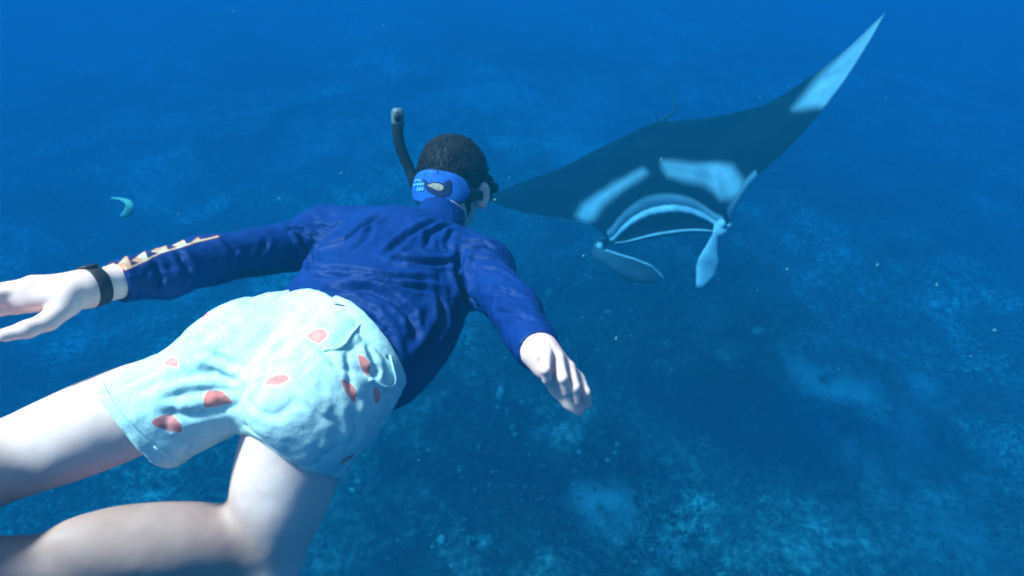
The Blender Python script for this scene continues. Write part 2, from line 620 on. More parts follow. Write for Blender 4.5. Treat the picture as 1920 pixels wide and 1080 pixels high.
build_rubble()

def build_algae():
    """Short tufts of brown-green algae: bundles of narrow blades."""
    n = 42000
    P, g = scatter_points(n, 9, rmax=22, power=1.1)
    q = np.column_stack([P, np.zeros(n)])
    keep = (fbm(q, 0.6, 3, 41) > 0.44) & (sand_weight(P) < 0.35)
    P = P[keep]; n = len(P)
    z = seabed_height(P)
    nb = 5
    h = 0.030 * np.exp(g.normal(0, 0.5, (n, nb)))
    a = g.uniform(0, 2 * math.pi, (n, nb))
    lean = g.uniform(0.3, 1.1, (n, nb)) * h
    off = g.normal(0, 0.045, (n, nb, 2))
    wv = np.stack([-np.sin(a), np.cos(a)], -1) * (0.007 + 0.22 * h)[..., None] * 0.5
    base = np.concatenate([P[:, None, :] + off, np.broadcast_to(z[:, None, None] - 0.012, (n, nb, 1))], -1)
    mid = base + np.stack([np.cos(a) * lean * 0.4, np.sin(a) * lean * 0.4, h * 0.6], -1)
    tip = base + np.stack([np.cos(a) * lean, np.sin(a) * lean, h], -1)
    w3 = np.concatenate([wv, np.zeros((n, nb, 1))], -1)
    V = np.stack([base - w3 * 0.5, base + w3 * 0.5, mid + w3, mid - w3, tip], 2).reshape(-1, 3)
    k = 5 * np.arange(n * nb)[:, None]
    F = np.concatenate([k + np.array([[0, 1, 2]]), k + np.array([[0, 2, 3]]), k + np.array([[3, 2, 4]])])
    m = Mat('brown_algae', rough=0.8)
    m.base(m.ramp(m.noise(1.6, 4), [(0.35, (0.040, 0.045, 0.022)), (0.65, (0.11, 0.12, 0.065))]))
    o = mesh_obj('algae_turf', V, F, m.m, smooth=False)
    o['kind'] = 'stuff'; o['label'] = 'short brown green algae turf growing on the seabed'; o['category'] = 'algae'
build_algae()

# ------------------------------------------------------------------ setting: the water itself
def build_water():
    me = bpy.data.meshes.new('haze')
    x, y0, y1, zb, zt = 270, -270, 270, -9.0, 0.0
    v = [(-x, y0, zb), (x, y0, zb), (x, y1, zb), (-x, y1, zb), (-x, y0, zt), (x, y0, zt), (x, y1, zt), (-x, y1, zt)]
    f = [(3, 2, 1, 0), (4, 5, 6, 7), (0, 1, 5, 4), (1, 2, 6, 5), (2, 3, 7, 6), (3, 0, 4, 7)]
    me.from_pydata(v, [], f)
    m = bpy.data.materials.new('sea_water')
    m.use_nodes = True
    t = m.node_tree
    t.nodes.clear()
    out = t.nodes.new('ShaderNodeOutputMaterial')
    vol = t.nodes.new('ShaderNodeVolumePrincipled')
    D = 0.50
    sig_s = (0.001, 0.0214, 0.0398)
    sig_a = (0.56, 0.168, 0.067)
    c = [s / D for s in sig_s]
    b = [max(0.0, 1 - a / D / (1 - q)) ** 2 for a, q in zip(sig_a, c)]
    vol.inputs['Density'].default_value = D
    vol.inputs['Color'].default_value = (*c, 1)
    vol.inputs['Absorption Color'].default_value = (*b, 1)
    vol.inputs['Anisotropy'].default_value = 0.0
    t.links.new(vol.outputs[0], out.inputs['Volume'])
    me.materials.append(m)
    o = bpy.data.objects.new('haze', me)
    COL.objects.link(o)
    o['kind'] = 'stuff'; o['label'] = 'clear blue sea water thickening to haze with distance'; o['category'] = 'water'
build_water()

# ------------------------------------------------------------------ the snorkeller
SH_L, SH_R = at(616, 450, 1.35), at(900, 510, 1.28)
SH_M = (SH_L + SH_R) / 2
PC = at(522, 722, 0.97)
WA = at(640, 644, 1.06)                            # middle of the waist
AX = unit(SH_M - WA)
RT = SH_R - SH_L
RT = unit(RT - AX * (RT @ AX))
DO = np.cross(RT, AX)
if DO[2] < 0:
    DO = -DO
PA = unit(WA - PC)                                 # the pelvis is swung to the left of the spine
PR = unit(RT - PA * (RT @ PA))
PD = np.cross(PR, PA)
if PD[2] < 0:
    PD = -PD
HIP_L, HIP_R = PC - PR * 0.078, PC + PR * 0.070
KN_L, KN_R = at(-50, 890, 0.88), at(503, 1050, 1.03)
AN_L, AN_R = at(-420, 1010, 0.72), at(-170, 1066, 0.80)
EL_L, WR_L = at(395, 487, 1.13), at(165, 541, 0.94)
EL_R, WR_R = at(964, 578, 1.06), at(1010, 656, 0.90)
HEAD = at(850, 330, 1.54)
HF = cdir(0.30, 0.02, 1.0)
HR = cdir(0.96, -0.11, -0.30); HR = unit(HR - HF * (HR @ HF))
HU = np.cross(HR, HF)
if HU[2] < 0:
    HU = -HU
NECK = at(828, 412, 1.46)

def torso(f, g, k=0.05, low=True):
    f.ell(SH_M - AX * 0.13 + RT * 0.008, (RT, AX, DO), (0.153 + g, 0.20 + g, 0.100 + g), k)
    f.ell(WA + AX * 0.03, (RT, AX, DO), (0.130 + g, 0.17 + g, 0.088 + g), k)
    f.cone(SH_L * 0.25 + SH_M * 0.75, SH_L, 0.085 + g, 0.056 + g, k)
    f.cone(SH_R * 0.25 + SH_M * 0.75, SH_R, 0.085 + g, 0.056 + g, k)
    f.cone(SH_M + AX * 0.05 - DO * 0.005, SH_L + DO * 0.012, 0.050 + g, 0.040 + g, k)
    f.cone(SH_M + AX * 0.05 - DO * 0.005, SH_R + DO * 0.012, 0.050 + g, 0.040 + g, k)

def pelvis(f, g, k=0.04):
    f.ell(PC + PA * 0.04, (PR, PA, PD), (0.130 + g, 0.12 + g, 0.088 + g), k)
    for h in (HIP_L, HIP_R):
        f.ell(h + PD * 0.040 - PA * 0.015, (PR, PA, PD), (0.074 + g, 0.095 + g, 0.075 + g), k)

def build_body():
    lo = np.array([-1.05, 0.15, -2.05]); hi = np.array([0.25, 1.75, -0.75])
    pts = np.array([SH_L, SH_R, PC, KN_L, KN_R, AN_L, AN_R, WR_L, WR_R, HEAD, HEAD + HF * 0.12 - HU * 0.14])
    lo, hi = pts.min(0) - 0.20, pts.max(0) + 0.20
    f = Field(lo, hi, 0.0042)
    torso(f, -0.006); pelvis(f, -0.020)
    # legs
    for hip, kn, an, sgn in ((HIP_L, KN_L, AN_L, -1), (HIP_R, KN_R, AN_R, 1)):
        top_ = hip if sgn < 0 else at(594, 722, 1.0)
        f.cone(top_, kn, 0.058 if sgn < 0 else 0.064, 0.052, 0.03)
        f.ell(hip * 0.46 + kn * 0.54 if sgn < 0 else at(537, 872, 1.0), orth(kn - top_), (0.165, 0.061 if sgn < 0 else 0.079, 0.061 if sgn < 0 else 0.079), 0.05)
        shin = unit(an - kn)
        back = (hip - kn) - shin * ((hip - kn) @ shin)
        back = unit(back)
        f.cone(kn, an, 0.054, 0.038, 0.022)
        f.ell(kn + (an - kn) * 0.32 + back * 0.040, (shin, back, np.cross(shin, back)), (0.175, 0.060, 0.060), 0.020)
        toe = unit(-back * 0.25 + shin * 0.97)
        f.cone(an, an + toe * 0.13 + back * 0.01, 0.034, 0.024, 0.03)
        f.ell(an + toe * 0.12, (toe, back, np.cross(toe, back)), (0.07, 0.018, 0.042), 0.03)
        f.ell(an + back * 0.04, (toe, back, np.cross(toe, back)), (0.032, 0.034, 0.030), 0.03)
    # arms down to inside the cuffs
    for s, e, w in ((SH_L, EL_L, WR_L), (SH_R, EL_R, WR_R)):
        f.cone(s, e, 0.040, 0.031, 0.02)
        f.cone(e, e * 0.2 + w * 0.8, 0.031, 0.024, 0.02)
    # neck and head with a face under the mask
    f.cone(NECK - AX * 0.03, HEAD - HU * 0.050 + HF * 0.012, 0.056, 0.046, 0.03)
    f.ell(HEAD, (HR, HF, HU), (0.073, 0.092, 0.086), 0.03)
    f.ell(HEAD + HF * 0.028 - HU * 0.062, (HR, HF, HU), (0.056, 0.066, 0.066), 0.04)
    f.ell(HEAD + HF * 0.070 - HU * 0.105, (HR, HF, HU), (0.026, 0.022, 0.020), 0.03)
    f.cone(HEAD + HF * 0.090 - HU * 0.010, HEAD + HF * 0.112 - HU * 0.052, 0.010, 0.015, 0.012)
    for s in (-1, 1):
        f.ell(HEAD + HR * s * 0.012 + HF * 0.098 - HU * 0.054, (HR, HF, HU), (0.010, 0.010, 0.008), 0.008)
        f.ell(HEAD + HR * s * 0.031 + HF * 0.084 - HU * 0.012, (HR, HF, HU), (0.014, 0.012, 0.010), 0.006)
        f.cone(HEAD + HR * s * 0.014 + HF * 0.092 + HU * 0.010, HEAD + HR * s * 0.046 + HF * 0.078 + HU * 0.010, 0.008, 0.006, 0.012)
        # ear: a tilted shell with a hollow
        ec = HEAD + HR * s * 0.087 - HF * 0.008 - HU * 0.044
        en = unit(HR * s * 0.62 - HF * 0.78)
        et = unit(np.cross(en, HU)); eu = np.cross(et, en)
        f.ell(ec, (en, et, eu), (0.008, 0.020, 0.034), 0.008)
        f.ell(ec - eu * 0.024 + et * 0.0, (en, et, eu), (0.007, 0.009, 0.011), 0.006)
        f.ell(ec + en * 0.010, (en, et, eu), (0.007, 0.011, 0.021), 0.004, mode='cut')
    f.cone(HEAD + HF * 0.096 - HU * 0.077 - HR * 0.018, HEAD + HF * 0.096 - HU * 0.077 + HR * 0.018, 0.007, 0.007, 0.006)
    f.cone(HEAD + HF * 0.092 - HU * 0.088 - HR * 0.015, HEAD + HF * 0.092 - HU * 0.088 + HR * 0.015, 0.008, 0.008, 0.006)
    V, F = f.skin()
    V = relax(V, F, 1, 0.4)
    parts = [(V, F)]

    # right hand, finger by finger
    W = WR_R
    K = [at(1024, 664, .855), at(1047, 673, .868), at(1068, 690, .882), at(1087, 712, .897)]
    chains = [
        ([K[0], at(1022, 692, .842), at(1025, 712, .852)], .0078),
        ([K[1], at(1054, 708, .855), at(1060, 735, .866)], .0083),
        ([K[2], at(1077, 726, .868), at(1081, 752, .878)], .0083),
        ([K[3], at(1097, 736, .888), at(1101, 757, .898)], .0078)]
    thumb = [at(1024, 690, .915), at(1050, 728, .918), at(1070, 752, .912), at(1086, 768, .905)]
    pts = np.array([W, EL_R * .3 + W * .7] + K + [p for c, _ in chains for p in c] + thumb)
    f = Field(pts.min(0) - 0.04, pts.max(0) + 0.04, 0.0021)
    f.chain([EL_R * .42 + W * .58, W, at(1030, 676, .885)], [.029, .0245, .022], 0.02)
    for p in K:
        f.cone(W + (p - W) * 0.15, W + (p - W) * 0.92, 0.018, 0.0100, 0.010)
    f.cone(at(1028, 690, .885), at(1070, 730, .905), 0.017, 0.015, 0.02)
    f.chain(thumb, [.017, .0135, .0115, .0095], 0.012)
    for c, r in chains:
        f.chain(c, [r * 1.12, r, r * 0.86], 0.0035)
    parts.append(f.skin())

    # left hand, palm turned back towards the hips, thumb down
    W = WR_L
    K = [at(62, 532, .900), at(44, 545, .892), at(32, 559, .890), at(30, 574, .894)]
    tips = [(-8, 543, .882), (-30, 556, .866), (-42, 572, .862), (-38, 590, .868)]
    ends = [(-50, 566, .862), (-84, 590, .838), (-100, 612, .832), (-84, 628, .840)]
    rr = [.0088, .0096, .0098, .0094]
    thumb = [at(126, 572, .905), at(90, 602, .886), at(52, 617, .868), at(10, 628, .856)]
    pts = np.array([W, EL_L * .3 + W * .7] + K + [at(*t) for t in tips + ends] + thumb)
    f = Field(pts.min(0) - 0.04, pts.max(0) + 0.04, 0.0021)
    f.chain([EL_L * .42 + W * .58, W, W * .6 + at(90, 560, .90) * .4], [.031, .0255, .024], 0.02)
    for p in K:
        f.cone(W + (p - W) * 0.2, p, 0.019, 0.0125, 0.014)
    f.cone(at(125, 556, .905), at(60, 564, .893), 0.017, 0.013, 0.015)
    f.chain(thumb, [.018, .0130, .0115, .0098], 0.008)
    for p, t, e, r in zip(K, tips, ends, rr):
        f.chain([p, at(*t), at(*e)], [r * 1.12, r, r * 0.85], 0.0035)
    parts.append(f.skin())
    V, F = parts[0]
    N = normals(V, F)
    V += N * ((fbm(V, 14, 3, 61) - 0.5) * 0.005)[:, None]
    VV, FF, n = [], [], 0
    for V, F in parts:
        VV.append(V); FF.append(F + n); n += len(V)
    return np.concatenate(VV), np.concatenate(FF)

person = empty('person', PC, 'snorkeller in blue long sleeved top and pale printed shorts swimming face down', 'person')
V, F = build_body()
leg_tone = np.zeros(len(V))
for hip, kn, an in ((HIP_L, KN_L, AN_L), (HIP_R, KN_R, AN_R)):     # lower legs coloured a darker brown than the thighs
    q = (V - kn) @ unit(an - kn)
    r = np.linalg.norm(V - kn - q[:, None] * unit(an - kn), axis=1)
    leg_tone = np.maximum(leg_tone, np.clip(q / 0.10 + 0.4, 0, 1) * np.clip((0.17 - r) / 0.08, 0, 1))
mesh_obj('body', V, F, M_SKIN, person, attrs={'tan': leg_tone})

# --- long sleeved top
def build_shirt():
    pts = np.array([SH_L, SH_R, PC, WR_L, WR_R, NECK])
    f = Field(pts.min(0) - 0.22, pts.max(0) + 0.22, 0.0036)
    torso(f, 0.011)
    hemcut = (WA - PA * 0.10, -PA)
    # loose cloth hanging below the belly on the right
    f.ell(at(765, 628, 1.15), (RT, AX, DO), (0.082, 0.175, 0.080), 0.06, cuts=((WA - AX * 0.055, -AX),))
    f.ell(WA - PA * 0.06, (PR, PA, PD), (0.138, 0.12, 0.096), 0.04, cuts=(hemcut,))
    # collar
    nd = unit(HEAD - HU * 0.055 - HF * 0.025 - NECK)
    f.cone(NECK - AX * 0.04, NECK + nd * 0.05, 0.064, 0.056, 0.03, cuts=((NECK + nd * 0.018, unit(nd + DO * 0.15)),))
    # sleeves
    for s, e, w, c, r0, r1, r2 in ((SH_L, EL_L, WR_L, 0.80, .058, .044, .034), (SH_R, EL_R, WR_R, 1.03, .057, .043, .033)):
        ax = unit(w - e)
        f.cone(s, e, r0, r1, 0.035)
        cuff = e + (w - e) * c
        f.cone(e, w + ax * 0.03, r1, r2, 0.02, cuts=((cuff, ax),))
    # baggy underside of the left sleeve
    f.ell(EL_L * 0.78 + WR_L * 0.22 - np.array([0, 0, 0.004]), (unit(WR_L - EL_L), CX, np.array([0, 0, 1.])), (0.08, 0.030, 0.030), 0.03)
    V, F = f.skin()
    V = relax(V, F, 1, 0.4)
    N = normals(V, F)
    s = Surface(V, N)
    C = [([(715, 403), (646, 450), (585, 466)], .0085, .008), ([(825, 413), (768, 437), (723, 474)], .0065, .008),
         ([(853, 417), (805, 437), (800, 462)], .006, .008), ([(744, 482), (792, 492), (850, 494)], .009, .008),
         ([(585, 498), (662, 507), (735, 519), (825, 525)], .006, .007), ([(593, 513), (682, 521), (768, 537), (817, 545)], .006, .007),
         ([(620, 540), (690, 540), (735, 560), (768, 588), (780, 637)], .0075, .009), ([(825, 550), (829, 604), (805, 645), (770, 690)], .009, .010),
         ([(866, 470), (856, 510), (868, 545), (895, 580)], .013, .011),
         ([(866, 452), (906, 456), (947, 478)], .0045, .006), ([(876, 468), (915, 466), (957, 488)], .0045, .006), ([(882, 486), (931, 484), (965, 507)], .0045, .006),
         ([(890, 505), (930, 505), (970, 525)], .004, .006), ([(905, 540), (945, 545), (985, 560)], .004, .006), ([(930, 585), (965, 590), (1005, 600)], .004, .006),
         ([(540, 427), (568, 431), (592, 452)], .005, .006), ([(593, 421), (620, 428), (642, 413)], .0045, .006), ([(560, 440), (580, 470), (580, 505)], .008, .008),
         ([(500, 450), (480, 490), (470, 510)], .004, .007), ([(330, 470), (350, 500), (345, 530)], .004, .007), ([(290, 490), (300, 520), (290, 545)], .004, .006),
         ([(420, 450), (440, 470), (430, 500)], .003, .007), ([(700, 420), (690, 445), (660, 470)], .004, .008), ([(850, 430), (838, 455), (845, 475)], .004, .007),
         ([(690, 590), (730, 640), (745, 690)], .006, .009), ([(640, 555), (700, 585), (740, 630)], .005, .008), ([(860, 560), (850, 610), (815, 660)], .006, .009)]
    for pl, dep, wid in C:
        fold(V, N, [h[0] for h in s.line(pl)], dep * 1.3, wid * 0.8)
    V += N * ((fbm(V, 16, 3, 3) - 0.5) * 0.009 + (fbm(V * np.array([1, 1, 1.6]), 55, 2, 8) - 0.5) * 0.004)[:, None]
    V -= N * (0.0022 * np.clip(1 - np.abs(2 * fbm(V + (fbm(V, 9, 2, 78) * 0.05)[:, None], 13, 2, 71) - 1) * 6, 0, 1) ** 1.5)[:, None]
    V = relax(V, F, 1, 0.35)
    # pale zigzag print along the upper edge of the left forearm
    px, py, d = project(V)
    sd = np.full(len(V), 50.0)
    tri = [[(198, 499), (214, 492), (219, 507), (208, 514)], [(216, 500), (238, 478), (247, 500), (236, 506)], [(246, 489), (272, 470), (277, 485), (262, 492)],
           [(282, 472), (310, 455), (314, 468), (298, 474)], [(322, 461), (344, 448), (350, 458), (338, 463)], [(356, 456), (372, 444), (378, 452)]]
    for t in tri:
        sd = np.minimum(sd, poly_sd(px, py, t))
    lines = [(212, 515), (238, 504), (266, 492), (300, 474), (340, 462), (372, 452), (410, 443)]
    for a, b in zip(lines[:-1], lines[1:]):
        sd = np.minimum(sd, seg_dist(px, py, a, b) - 1.6)
    sd = np.where((d > 1.3) | (N[:, 2] < -0.2), 50.0, sd)
    return V, F, sd

V, F, sd = build_shirt()
shirt = mesh_obj('long_sleeved_top', V, F, M_SHIRT, person, attrs={'print_distance': sd})
shirt['label'] = 'royal blue long sleeved swim top with pale zigzag print on one forearm'

# --- board shorts
# each leg of the shorts: where the tube starts, middle of the hem, direction out of the opening, radius, sag
LEGS = [(at(440, 695, 0.98), at(252, 788, 0.945), cdir(-0.74, -0.62, -0.30), 0.079, 0.018),
        (at(622, 690, 1.00), at(541, 842, 1.000), cdir(-0.40, -0.80, -0.42), 0.095, 0.012)]
def build_shorts():
    hl, hr = LEGS[0][1], LEGS[1][1]
    pts = np.array([WA, PC - PA * 0.15, hl, hr])
    f = Field(pts.min(0) - 0.24, pts.max(0) + 0.24, 0.0036)
    top = (WA - PA * 0.008, PA)
    f.ell(PC + PA * 0.09, (PR, PA, PD), (0.150, 0.17, 0.108), 0.04, cuts=(top,))
    for h in (HIP_L, HIP_R):
        f.ell(h + PD * 0.034 + PA * 0.004, (PR, PA, PD), (0.080, 0.098, 0.078), 0.03, cuts=(top,))
    for t0, hem, ax, rr, sag in LEGS:
        dr = unit(hem - t0)
        down = np.array([0, 0, -1.0])
        down = unit(down - dr * (down @ dr))
        end = hem + dr * 0.12
        f.cone(t0, end, rr * 0.97, rr * 1.03, 0.03, cuts=((hem, ax),))
        f.cone(t0 + down * sag, end + down * sag * 1.6, rr * 0.92, rr * 0.95, 0.03, cuts=((hem, ax),))
    f.ell(HIP_R + PR * 0.045 + PA * 0.02 - PD * 0.01, (PR, PA, PD), (0.056, 0.088, 0.074), 0.04, cuts=(top,))   # loose side pocket
    # hollow the leg openings
    for t0, hem, ax, rr, sag in LEGS:
        dr = unit(hem - t0)
        down = np.array([0, 0, -1.0])
        down = unit(down - dr * (down @ dr))
        a = hem - dr * 0.045
        f.cone(a, hem + dr * 0.12, rr - 0.016, rr * 1.03 - 0.0045, 0.006, mode='cut')
        f.cone(a + down * sag, hem + dr * 0.12 + down * sag * 1.6, rr - 0.024, rr * 0.95 - 0.0045, 0.006, mode='cut')
    V, F = f.skin()
    V = relax(V, F, 1, 0.4)
    N = normals(V, F)
    s = Surface(V, N)
    C = [([(520, 610), (490, 650), (465, 688), (458, 717), (442, 760)], .010, .014), ([(336, 633), (378, 643)], .005, .007), ([(399, 590), (449, 601)], .005, .007),
         ([(371, 654), (406, 671), (452, 689)], .007, .008), ([(385, 689), (428, 710), (452, 717)], .008, .008), ([(308, 749), (357, 738), (399, 731)], .006, .008),
         ([(301, 773), (357, 780), (435, 763)], .007, .009), ([(512, 668), (540, 640), (572, 629)], .007, .009), ([(490, 700), (508, 668)], .006, .008),
         ([(603, 654), (635, 689)], .006, .007), ([(640, 690), (690, 700), (720, 690)], .005, .007), ([(690, 640), (705, 690), (700, 720)], .006, .008),
         ([(655, 770), (670, 800), (660, 840)], .006, .009), ([(560, 690), (590, 680), (620, 690)], .004, .008), ([(340, 700), (390, 705), (430, 735)], .004, .008),
         ([(250, 740), (300, 715), (350, 700)], .004, .009), ([(480, 740), (500, 700), (530, 680)], .005, .009), ([(620, 760), (635, 800), (625, 845)], .004, .009)]
    for pl, dep, wid in C:
        fold(V, N, [h[0] for h in s.line(pl)], dep * 0.62, wid * 0.8, 0.35)
    V += N * ((fbm(V, 18, 3, 13) - 0.5) * 0.010 + (fbm(V, 60, 2, 18) - 0.5) * 0.0025)[:, None]
    V -= N * (0.0032 * np.clip(1 - np.abs(2 * fbm(V + (fbm(V, 9, 2, 88) * 0.05)[:, None], 16, 2, 91) - 1) * 5, 0, 1) ** 1.5)[:, None]
    V = relax(V, F, 1, 0.3)
    N = normals(V, F)
    s = Surface(V, N)
    spots = [(590, 632, .013, .019, 40), (681, 684, .017, .012, 80), (652, 735, .019, .011, 65), (704, 743, .013, .011, 80), (519, 716, .018, .010, -10), (408, 756, .019, .018, -20),
             (319, 683, .014, .010, 10), (313, 799, .020, .016, 30), (384, 592, .012, .010, -30), (659, 578, .014, .007, 30), (716, 606, .010, .006, 60), (648, 862, .010, .016, 80)]
    sd = np.full(len(V), 0.05)
    up = np.array([0, 0, 1.0])
    for (x, y, ra, rb, ang) in spots:
        c, n = s.hit(x, y)
        u = unit(np.cross(CY, n)); w = np.cross(n, u)
        t = math.radians(ang)
        e0 = u * math.cos(t) - w * math.sin(t); e1 = np.cross(n, e0)
        q = V - c
        a, b, h = q @ e0, q @ e1, q @ n
        d = (np.sqrt((a / ra) ** 2 + (b / rb) ** 2) - 1) * min(ra, rb)
        d = np.maximum(d, -b - rb * 0.45 + 0.25 * np.abs(a))          # one side cut off straight, like a melon slice
        sd = np.where(np.abs(h) < 0.04, np.minimum(sd, d), sd)
    return V, F, sd, s

V, F, sd, S_SHORTS = build_shorts()
shorts = mesh_obj('board_shorts', V, F, M_SHORTS, person, attrs={'spot_distance': sd})
shorts['label'] = 'pale mint board shorts printed with red spots'

def on_cloth(name, surf, pl, r, mat, parent, lift=0.0015, flat=0.6):
    h = surf.line(pl, 6)
    P = np.array([p + n * lift for p, n in h])
    for _ in range(2):
        P[1:-1] = 0.5 * P[1:-1] + 0.25 * (P[:-2] + P[2:])
    v, f = tube(P, r, 6, True, flat, h[0][1])
    return mesh_obj(name, v, f, mat, parent)
def cloth_ring(pl, ax, u, w, name, r, mat, reach, lift=0.0):
    q = V - pl
    h = q @ ax
    m = (np.abs(h) < 0.006) & (np.linalg.norm(q, axis=1) < reach)
    q = q[m]
    ang = np.arctan2(q @ w, q @ u); rad = np.hypot(q @ w, q @ u)
    n = 64
    P = []
    for i in range(n):
        a = -math.pi + 2 * math.pi * (i + 0.5) / n
        near = np.abs(np.angle(np.exp(1j * (ang - a)))) < 0.10
        rr = rad[near].max() if near.any() else np.median(rad)
        P.append(rr)
    P = np.array(P)
    P = (np.roll(P, 1) + 2 * P + np.roll(P, -1)) / 4
    pts = [pl + u * (math.cos(a) * rr) + w * (math.sin(a) * rr) for rr, a in zip(P + lift, -math.pi + 2 * math.pi * (np.arange(n) + 0.5) / n)]
    v, f = tube(pts + [pts[0]], r, 5, True, 1.0, ax)
    return mesh_obj(name, v, f, mat, shorts)
for t0, hem, ax, rr, sag in LEGS:
    _, u_, w_ = orth(ax)
    cloth_ring(hem - ax * 0.014, ax, u_, w_, 'hem_stitch', 0.0009, M_SEAM, 0.13)
def build_waistband():
    pl = WA - PA * 0.012
    h = (V - pl) @ PA
    m = np.abs(h) < 0.012
    q = V[m] - pl
    ang = np.arctan2(q @ PD, q @ PR)
    rad = np.hypot(q @ PD, q @ PR)
    n = 72
    R = np.zeros(n)
    for i in range(n):
        a = -math.pi + 2 * math.pi * (i + 0.5) / n
        w = np.exp(-(np.angle(np.exp(1j * (ang - a))) / 0.09) ** 2) + 1e-9
        R[i] = (w * rad).sum() / w.sum()
    ks = np.array([1, 2, 3, 2, 1.]); ks /= ks.sum()
    R = sum(ks[j] * np.roll(R, j - 2) for j in range(5))
    prof = [(-0.024, 0.0005), (-0.021, 0.0042), (0.0, 0.0050), (0.012, 0.0045), (0.014, 0.0025), (0.014, -0.006)]
    vv, ff = [], []
    for i in range(n):
        a = -math.pi + 2 * math.pi * (i + 0.5) / n
        for (t, g) in prof:
            r = R[i] + g + 0.0008 * math.sin(i * 2.3)
            vv.append(pl + PA * t + PR * (math.cos(a) * r) + PD * (math.sin(a) * r))
    m = len(prof)
    for i in range(n):
        for j in range(m - 1):
            k = (i + 1) % n
            ff.append((i * m + j, k * m + j, k * m + j + 1, i * m + j + 1))
    o = mesh_obj('waistband', vv, ff, M_SHORTS, shorts, attrs={'spot_distance': np.full(len(vv), 0.05)})
build_waistband()
on_cloth('pocket_seam', S_SHORTS, [(683, 598), (668, 616), (655, 630), (648, 645), (632, 656), (606, 656)], .0028, M_SEAM, shorts)
on_cloth('pocket_edge', S_SHORTS, [(715, 625), (728, 665), (741, 712), (735, 728), (715, 727), (690, 711)], .0030, M_SEAM, shorts, .003)
on_cloth('pocket_slit', S_SHORTS, [(628, 571), (645, 575), (658, 580)], .0022, M_SLIT, shorts, .0005)

# --- hair
def build_hair():
    f = Field(HEAD - 0.18, HEAD + 0.18, 0.0030)
    face = (HEAD + HF * 0.055, unit(HF * 0.95 - HU * 0.35))
    nape = (HEAD - HU * 0.052, unit(-HU - HF * 0.1))
    f.ell(HEAD + HU * 0.004 - HF * 0.004, (HR, HF, HU), (0.084, 0.102, 0.097), 0.02, cuts=(face, nape))
    f.ell(HEAD - HF * 0.036 - HU * 0.074 + HR * 0.012, (HR, HF, HU), (0.055, 0.032, 0.046), 0.02)
    for s in (-1, 1):                       # clear the ears
        f.ell(HEAD + HR * s * 0.094 - HU * 0.044, (HR, HF, HU), (0.022, 0.028, 0.036), 0.01, mode='cut')
    V, F = f.skin()
    N = normals(V, F)
    V = V + N * ((fbm(V, 24, 2, 5) - 0.5) * 0.010)[:, None]
    N = normals(V, F)
    # short wet locks combed back over the cap
    g = np.random.default_rng(3)
    crown = HEAD + HU * 0.085 - HF * 0.045
    pick = g.choice(len(V), 1900, replace=False)
    VV, FF, n = [V], [np.column_stack([F[:, [0, 1, 2]]]), F[:, [0, 2, 3]]], len(V)
    L, T = [], []
    for i in pick:
        p, nn = V[i], N[i]
        away = p - crown
        away = away - nn * (away @ nn)
        if np.linalg.norm(away) < 1e-4:
            continue
        dr = unit(unit(away) + 0.28 * g.normal(size=3))
        dr = unit(dr - nn * (dr @ nn))
        sd_ = np.cross(nn, dr)
        ln = g.uniform(0.014, 0.032); w = g.uniform(0.0006, 0.0013)
        lift = g.uniform(0.0004, 0.0022)
        a = p - nn * 0.001
        b = p + dr * ln * 0.5 + nn * lift
        c = p + dr * ln + nn * (lift * g.uniform(0.2, 1.6) - 0.002)
        L += [a - sd_ * w, a + sd_ * w, b + sd_ * w, b - sd_ * w, b + nn * w * 1.4, c]
        T += [(n, n + 1, n + 4), (n + 1, n + 2, n + 4), (n + 3, n, n + 4), (n + 2, n + 5, n + 4), (n + 3, n + 4, n + 5), (n + 2, n + 3, n + 5)]
        n += 6
    return np.concatenate([V, np.array(L)]), np.concatenate([F[:, [0, 1, 2]], F[:, [0, 2, 3]], np.array(T)])
V, F = build_hair()
mesh_obj('hair', V, F, M_HAIR, person)

# ------------------------------------------------------------------ mask and snorkel
def head_pt(r, f, u):
    return HEAD + HR * r + HF * f + HU * u

def strap_curve(t, lift):
    """Point and outward normal on the strap's line round the back of the head; t = -1..1 from temple to temple."""
    a = math.pi * 0.62 * t
    r, f = math.sin(a), -math.cos(a)
    p = head_pt((0.0865 + lift) * r, (0.104 + lift) * f, -0.047 + 0.004 * math.cos(a))
    n = unit(HR * r / 0.0865 + HF * f / 0.104)
    return p, n

mask = empty('diving_mask', head_pt(0, 0.10, -0.02), 'black diving mask strapped round the head with a broad blue strap cover', 'diving mask')

